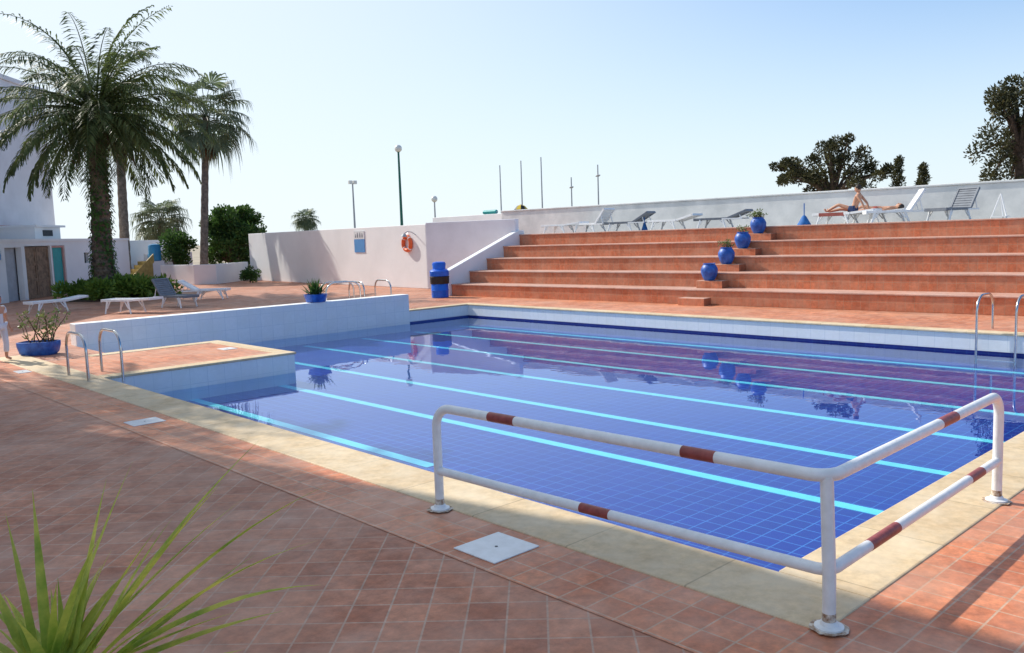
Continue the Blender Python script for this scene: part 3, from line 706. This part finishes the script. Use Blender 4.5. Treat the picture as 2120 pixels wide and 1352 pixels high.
# ---------------------------------------------------------------- bushes and trees
def clumps(mb,cs,per,ll,lw,mi=0):
    for c,r in cs: leaves_ball(mb,c,(r,r,r*.85),per,ll,lw,mi)
def tree(name,loc,label,cat,clist,per,ll,lw,mat,th,tr=.15,limbs=True,group=None,cr='crown',base=(0,0)):
    # clump centres are given around (base x, base y); world positions of the far trees are stored relative
    e=THING(name,label,cat,loc,0,group)
    mb=MB(); mb.tube([(0,0,0),(.1,.05,th*.5),(0,0,th)],[tr*1.3,tr,tr*.8],10)
    for c,r in clist:
        if limbs and R.random()<.75: mb.tube([(0,0,th*.85),V((c[0]*.5,c[1]*.5,(th+c[2])*.5)),c],[tr*.6,tr*.35,tr*.12],6)
    OB(mb,'trunk',m_bark,parent=e,smooth=True)
    mb=MB(); clumps(mb,clist,per,ll,lw); OB(mb,cr,mat,parent=e); return e
def rc(n,cx,cy,cz,sx,sy,sz,r0,r1):
    out=[]
    for _ in range(n):
        d=V((R.gauss(0,1),R.gauss(0,1),R.gauss(0,1))).normalized()*R.random()**.4
        out.append(((cx+d.x*sx,cy+d.y*sy,cz+d.z*sz),R.uniform(r0,r1)))
    return out
tree('shrub',(24.0,51.0,0),'large dense dark green shrub behind the low wall','shrub',rc(64,.2,0,2.5,1.9,1.6,1.75,.4,.8)+rc(14,1.2,0,3.6,.9,.8,.9,.25,.45)+rc(8,-.8,0,3.4,.6,.6,.8,.25,.4),230,.19,.06,m_bush,1.2,.12,cr='foliage')
tree('shrub',(21.3,53.0,0),'medium green shrub near the garden wall','shrub',rc(22,.2,0,1.9,.9,.9,1.3,.35,.55),160,.17,.06,m_bush,1.0,.1,cr='foliage')
e=THING('hedge','low bed of bright green leafy plants under the palm','hedge',(12.9,38.2,0),math.radians(-35))
mb=MB(); clumps(mb,rc(70,0,0,.42,2.4,1.2,.35,.25,.45),150,.22,.05); OB(mb,'foliage',m_hedge,parent=e)
mb=MB(); mb.lathe([(2.4,.0),(2.3,.06)],24); o=OB(mb,'soil_bed',m_soil,parent=e); o.scale=(1,.5,1)
e=THING('shrub','small shrub at the foot of the low wall','shrub',(22.2,44.9,0),0)
mb=MB(); clumps(mb,rc(14,0,0,.4,.5,.4,.3,.2,.3),90,.12,.04); OB(mb,'foliage',m_bush,parent=e)
mb=MB(); mb.tube([(0,0,0),(.05,0,.5)],[.04,.02],6); OB(mb,'stem',m_bark,parent=e)
cl=[]
for (dy,dz,r) in [(-2.2,-.6,.4),(-1.5,-.3,.55),(-.8,-.5,.6),(-.2,.1,.7),(-.9,.3,.5),(.3,.9,.55),(-.2,.7,.6),(.9,.4,.55),(1.2,-.3,.6),(.5,-.6,.7),(1.9,0,.45),(2.4,.25,.4),(2.0,-.6,.5),(2.9,.15,.3),(2.7,-.7,.35),(-.5,1.1,.4),(-1.2,-1.0,.6),(.2,-1.2,.7),(1.2,-1.1,.6)]:
    for _ in range(3): cl.append(((R.uniform(-.8,.8),dy+R.uniform(-.3,.3),5.0+dz+R.uniform(-.2,.2)),r*R.uniform(.45,.8)))
tree('pine_tree',(40,19.6,0),'spreading dark pine with ragged crown beyond the terrace','tree',cl,170,.16,.04,m_pine,4.0,.16,group='trees beyond the terrace')
cl=[]
for i in range(52):
    z=R.uniform(3.3,7.5); wdt=1.5*(1-abs(z-5.2)/3.2)+.35
    cl.append(((R.uniform(-1,1),R.uniform(-wdt,wdt)-.2,z),R.uniform(.3,.55)))
tree('pine_tree',(38,11.0,0),'tall ragged pine beyond the terrace','tree',cl,190,.16,.04,m_pine,5.5,.2,group='trees beyond the terrace')
for y,h,rr2 in ((16.55,5.1,.38),(15.45,4.7,.42)):
    cl=[((R.uniform(-.15,.15),R.uniform(-1,1)*rr2*(1-(k/16))*.7,3.0+(h-3.1)*k/16),rr2*(1.05-.6*k/16)*R.uniform(.6,.9)) for k in range(17)]
    tree('cypress_tree',(40,y,0),'small dark conical cypress beyond the terrace','tree',cl,110,.13,.03,m_pine,4,.08,limbs=False,group='trees beyond the terrace')
# ---------------------------------------------------------------- foreground yucca
e=THING('potted_plant','yucca with long arching yellow green leaves in a terracotta pot','potted plant',(.97,4.12,0),0)
mb=MB(); mb.lathe([(.15,0),(.16,.01),(.19,.16),(.21,.16),(.21,.2),(.18,.2),(.17,.17)],28); OB(mb,'pot',m_terrapot,parent=e,smooth=True)
mb=MB(); mb.lathe([(.17,.165),(.17,.175)],20); OB(mb,'soil',m_soil,parent=e)
mb=MB()
def blade(az,el,L,droop,w=.024,twist=0):
    n=12;p=V((R.uniform(-.06,.06),R.uniform(-.06,.06),.19));hd=V((math.cos(az),math.sin(az),0));sdv=V((-math.sin(az),math.cos(az),0))
    prev=None
    for i in range(n+1):
        t=i/n;e2=el-droop*t*t;tg=hd*math.cos(e2)+V((0,0,1))*math.sin(e2)
        nr=tg.cross(sdv); sv=(sdv*math.cos(twist)+nr*math.sin(twist))
        ww=w*(.55+.9*math.sin(math.pi*min(1,t*.9+.12)))*(1-t**4) if i<n else .0005
        row=[p-sv*ww,p+tg.cross(sv)*ww*.35,p+sv*ww]
        if prev: mb.add(prev+row,[(0,1,4,3),(1,2,5,4)],0)
        prev=row;p=p+tg*L/n
RA=math.radians(-43.4)
for da,el,L,dr in [(0,.56,1.38,.62),(8,.74,1.5,.40),(-6,.68,1.45,.45),(5,.92,1.5,.22),(-10,.90,1.35,.15),(3,.80,1.3,.2),(10,1.20,1.15,.12),(30,1.36,1.0,.1),(150,1.4,.85,.1),(165,1.2,.7,.2),(-30,1.1,1.0,.3),(0,.40,1.15,.25),(-3,1.05,1.0,.2),(14,.62,1.0,.1),(-14,.5,1.1,.2),(-4,.30,.95,.1),(20,1.0,.9,.15),(120,1.45,.95,.15)]:
    blade(RA+math.radians(da),el,L,dr,.018,R.uniform(-.5,.5))
for i in range(46): blade(R.uniform(0,6.28),R.uniform(.35,1.45),R.uniform(.35,.72),R.uniform(.1,.7),.018,R.uniform(-.8,.8))
OB(mb,'leaves',m_yucca,parent=e,smooth=True)
# ---------------------------------------------------------------- people
def skinned(J,E,rad,root,sub=2):
    names=list(J); me=bpy.data.meshes.new('tmp'); me.from_pydata([J[k] for k in names],[(names.index(a),names.index(b)) for a,b in E],[])
    o=bpy.data.objects.new('tmp',me); COL.objects.link(o)
    o.modifiers.new('s','SKIN'); sm=o.modifiers.new('d','SUBSURF'); sm.levels=sub; sm.render_levels=sub
    lay=me.skin_vertices[0].data
    for i,k in enumerate(names):
        r=rad[k]; lay[i].radius=(r,r) if not isinstance(r,tuple) else r; lay[i].use_root=(k==root)
    dg=bpy.context.evaluated_depsgraph_get(); dg.update()
    ev=o.evaluated_get(dg); m2=ev.to_mesh()
    vs=[tuple(v.co) for v in m2.vertices]; fs=[tuple(p.vertices) for p in m2.polygons]
    ev.to_mesh_clear(); bpy.data.objects.remove(o); return vs,fs
BE=[('pel','sp'),('sp','ch'),('ch','nk'),('nk','hd')]
for s in 'lr': BE+=[('pel','hip'+s),('hip'+s,'kn'+s),('kn'+s,'an'+s),('an'+s,'to'+s),('ch','sh'+s),('sh'+s,'el'+s),('el'+s,'wr'+s),('wr'+s,'pa'+s)]
BR={'pel':(.12,.10),'sp':(.115,.09),'ch':(.14,.10),'nk':.05,'hd':.05}
for s in 'lr': BR.update({'hip'+s:.088,'kn'+s:.055,'an'+s:.038,'to'+s:.03,'sh'+s:.052,'el'+s:.038,'wr'+s:.027,'pa'+s:.028})
def person(label,J,loc,rotz,face,cloths,hair_len=0,k=1):
    e=THING('person',label,'person',loc,rotz)
    J={a:V(b)*k for a,b in J.items()}; rad={a:(tuple(x*k for x in b) if isinstance(b,tuple) else b*k) for a,b in BR.items()}
    vs,fs=skinned(J,BE,rad,'pel'); mb=MB(); mb.add(vs,fs,0)
    f=V(face).normalized(); upv=(J['hd']-J['nk']).normalized(); sd_=f.cross(upv).normalized(); f=upv.cross(sd_).normalized()
    hc=J['hd']+upv*.055*k
    def P(a,b,c): return hc+(f*a+sd_*b+upv*c)*k
    def ell(a,b,c,ra,rb,rc_,mi,tgt):
        t=MB(); t.ell((0,0,0),(ra*k,rb*k,rc_*k),0,14,10)
        tgt.add([P(a,b,c)+f*v[0]+sd_*v[1]+upv*v[2] for v in t.v],t.f,mi)
    ell(0,0,0,.095,.075,.115,0,mb); ell(.02,0,-.05,.07,.055,.07,0,mb)
    ell(.098,0,-.015,.018,.012,.022,0,mb)
    for s in (-1,1):
        ell(-.005,s*.076,-.005,.018,.009,.028,0,mb); ell(.083,s*.03,.01,.010,.012,.007,1,mb)
    ell(.088,0,-.058,.008,.024,.006,2,mb)
    for s in 'lr':
        d=(J['pa'+s]-J['wr'+s]).normalized(); a=d.cross(V((0,0,1)));
        if a.length<.1: a=d.cross(V((1,0,0)))
        a.normalize(); nn=a.cross(d).normalized(); pc=J['pa'+s]
        for i,(o_,L) in enumerate(((-.03,.065),(-.01,.075),(.01,.07),(.028,.055))):
            b=pc+a*o_*k+d*.015*k; mb.tube([b,b+d*L*.5*k,b+d*L*.85*k-nn*.015*k],[.010*k,.009*k,.007*k],6)
        b=pc-a*.03*k-d*.02*k; mb.tube([b,b+(d*.6-a*.7)*.035*k,b+(d*.9-a*.5)*.06*k],[.012*k,.010*k,.008*k],6)
    OB(mb,'body',[m_skin,m_black,m_clothr],parent=e,smooth=True)
    mb=MB(); ell(-.022,0,.03,.095,.086,.108,0,mb)
    if hair_len: ell(-.06,0,-.08,.05,.075,.12+hair_len,0,mb)
    OB(mb,'hair',m_hair,parent=e,smooth=True)
    for nm,keys,extra,mat in cloths:
        JJ={q:J[q] for q in keys if q in J}; 
        ed=[(a,b) for a,b in BE if a in JJ and b in JJ]
        for q,(a,b,t) in extra.items():
            JJ[q]=J[a].lerp(J[b],t); ed.append((a,q)); rad[q]=max(rad[a] if not isinstance(rad[a],tuple) else .05,.03)*1.0 if not isinstance(rad[a],tuple) else .08*k
        r2={q:(tuple(x+.014*k for x in rad[q]) if isinstance(rad[q],tuple) else rad[q]+.014*k) for q in JJ}
        vs,fs=skinned(JJ,ed,r2,list(JJ)[0]); m3=MB(); m3.add(vs,fs); OB(m3,nm,mat,parent=e,smooth=True)
    return e
J={'pel':(0,0,.10),'sp':(-.07,0,.27),'ch':(-.15,0,.46),'nk':(-.16,0,.60),'hd':(-.14,0,.68)}
for s,q in (('l',1),('r',-1)):
    J.update({'hip'+s:(.03,q*.10,.09),'kn'+s:(.44,q*.12,.26 if q>0 else .12),'an'+s:(.84,q*.11,.05),'to'+s:(.90,q*.12,.15),'sh'+s:(-.16,q*.18,.52),'el'+s:(-.34,q*.22,.28),'wr'+s:(-.42,q*.21,.05),'pa'+s:(-.50,q*.21,.03)})
tr_=[('swim_trunks',['pel','hipl','hipr'],{'tl':('hipl','knl',.35),'tr':('hipr','knr',.35)},m_clothn)]
person('person in dark trunks sitting on a lounger with legs stretched',J,TW(6.1,12.15-24.6,TZ+.36),TR+math.radians(92),(1,0,.0),tr_)
J={'pel':(0,0,.10),'sp':(-.18,0,.10),'ch':(-.38,0,.12),'nk':(-.54,0,.13),'hd':(-.62,0,.15)}
for s,q in (('l',1),('r',-1)):
    J.update({'hip'+s:(.06,q*.09,.09),'kn'+s:(.45,q*.11,.22 if q>0 else .10),'an'+s:(.82,q*.11,.05),'to'+s:(.88,q*.12,.14),'sh'+s:(-.44,q*.17,.11),'el'+s:(-.30,q*.28,.07),'wr'+s:(-.08,q*.27,.05),'pa'+s:(.0,q*.27,.04)})
lounger(TW(6.95,11.8-24.6,TZ),TR+math.radians(-90),.08,'white plastic sun lounger under a lying sunbather',group='sun loungers on the terrace')
person('person lying on their back on a sun lounger',J,TW(6.95,11.7-24.6,TZ+.33),TR+math.radians(90),(0,0,1),[('swim_trunks',['pel','hipl','hipr'],{'tl':('hipl','knl',.25),'tr':('hipr','knr',.25)},m_clothr)])
e=THING('towel','reddish towel draped over a sun lounger','towel',TW(6.1,12.7-24.6,TZ+.355),TR)
mb=MB(); mb.box(-.31,.31,-.45,.45,0,.012); mb.box(-.345,-.315,-.45,.45,-.10,.012); OB(mb,'cloth',m_clothr,parent=e,bevel=.005)
J={'pel':(0,0,.92),'sp':(0,0,1.08),'ch':(0,0,1.27),'nk':(.0,0,1.43),'hd':(.02,0,1.50)}
for s,q in (('l',1),('r',-1)):
    J.update({'hip'+s:(0,q*.10,.88),'kn'+s:(.03+.03*q,q*.11,.47),'an'+s:(-.03+.06*q,q*.11,.07),'to'+s:(.11+.06*q,q*.13,.03),'sh'+s:(0,q*.18,1.35),'el'+s:(-.03,q*.25,1.08),'wr'+s:(.08,q*.25,.86),'pa'+s:(.11,q*.25,.79)})
person('child with dark hair in white shirt standing by planter',J,(4.22,19.55,.014),math.radians(-60),(1,0,0),[('shirt',['sp','pel','ch','shl','shr'],{'al':('shl','ell',.6),'ar':('shr','elr',.6)},m_clothw),('trousers',['pel','hipl','hipr','knl','knr'],{'al':('knl','anl',.7),'ar':('knr','anr',.7)},m_clothw)],k=.79)
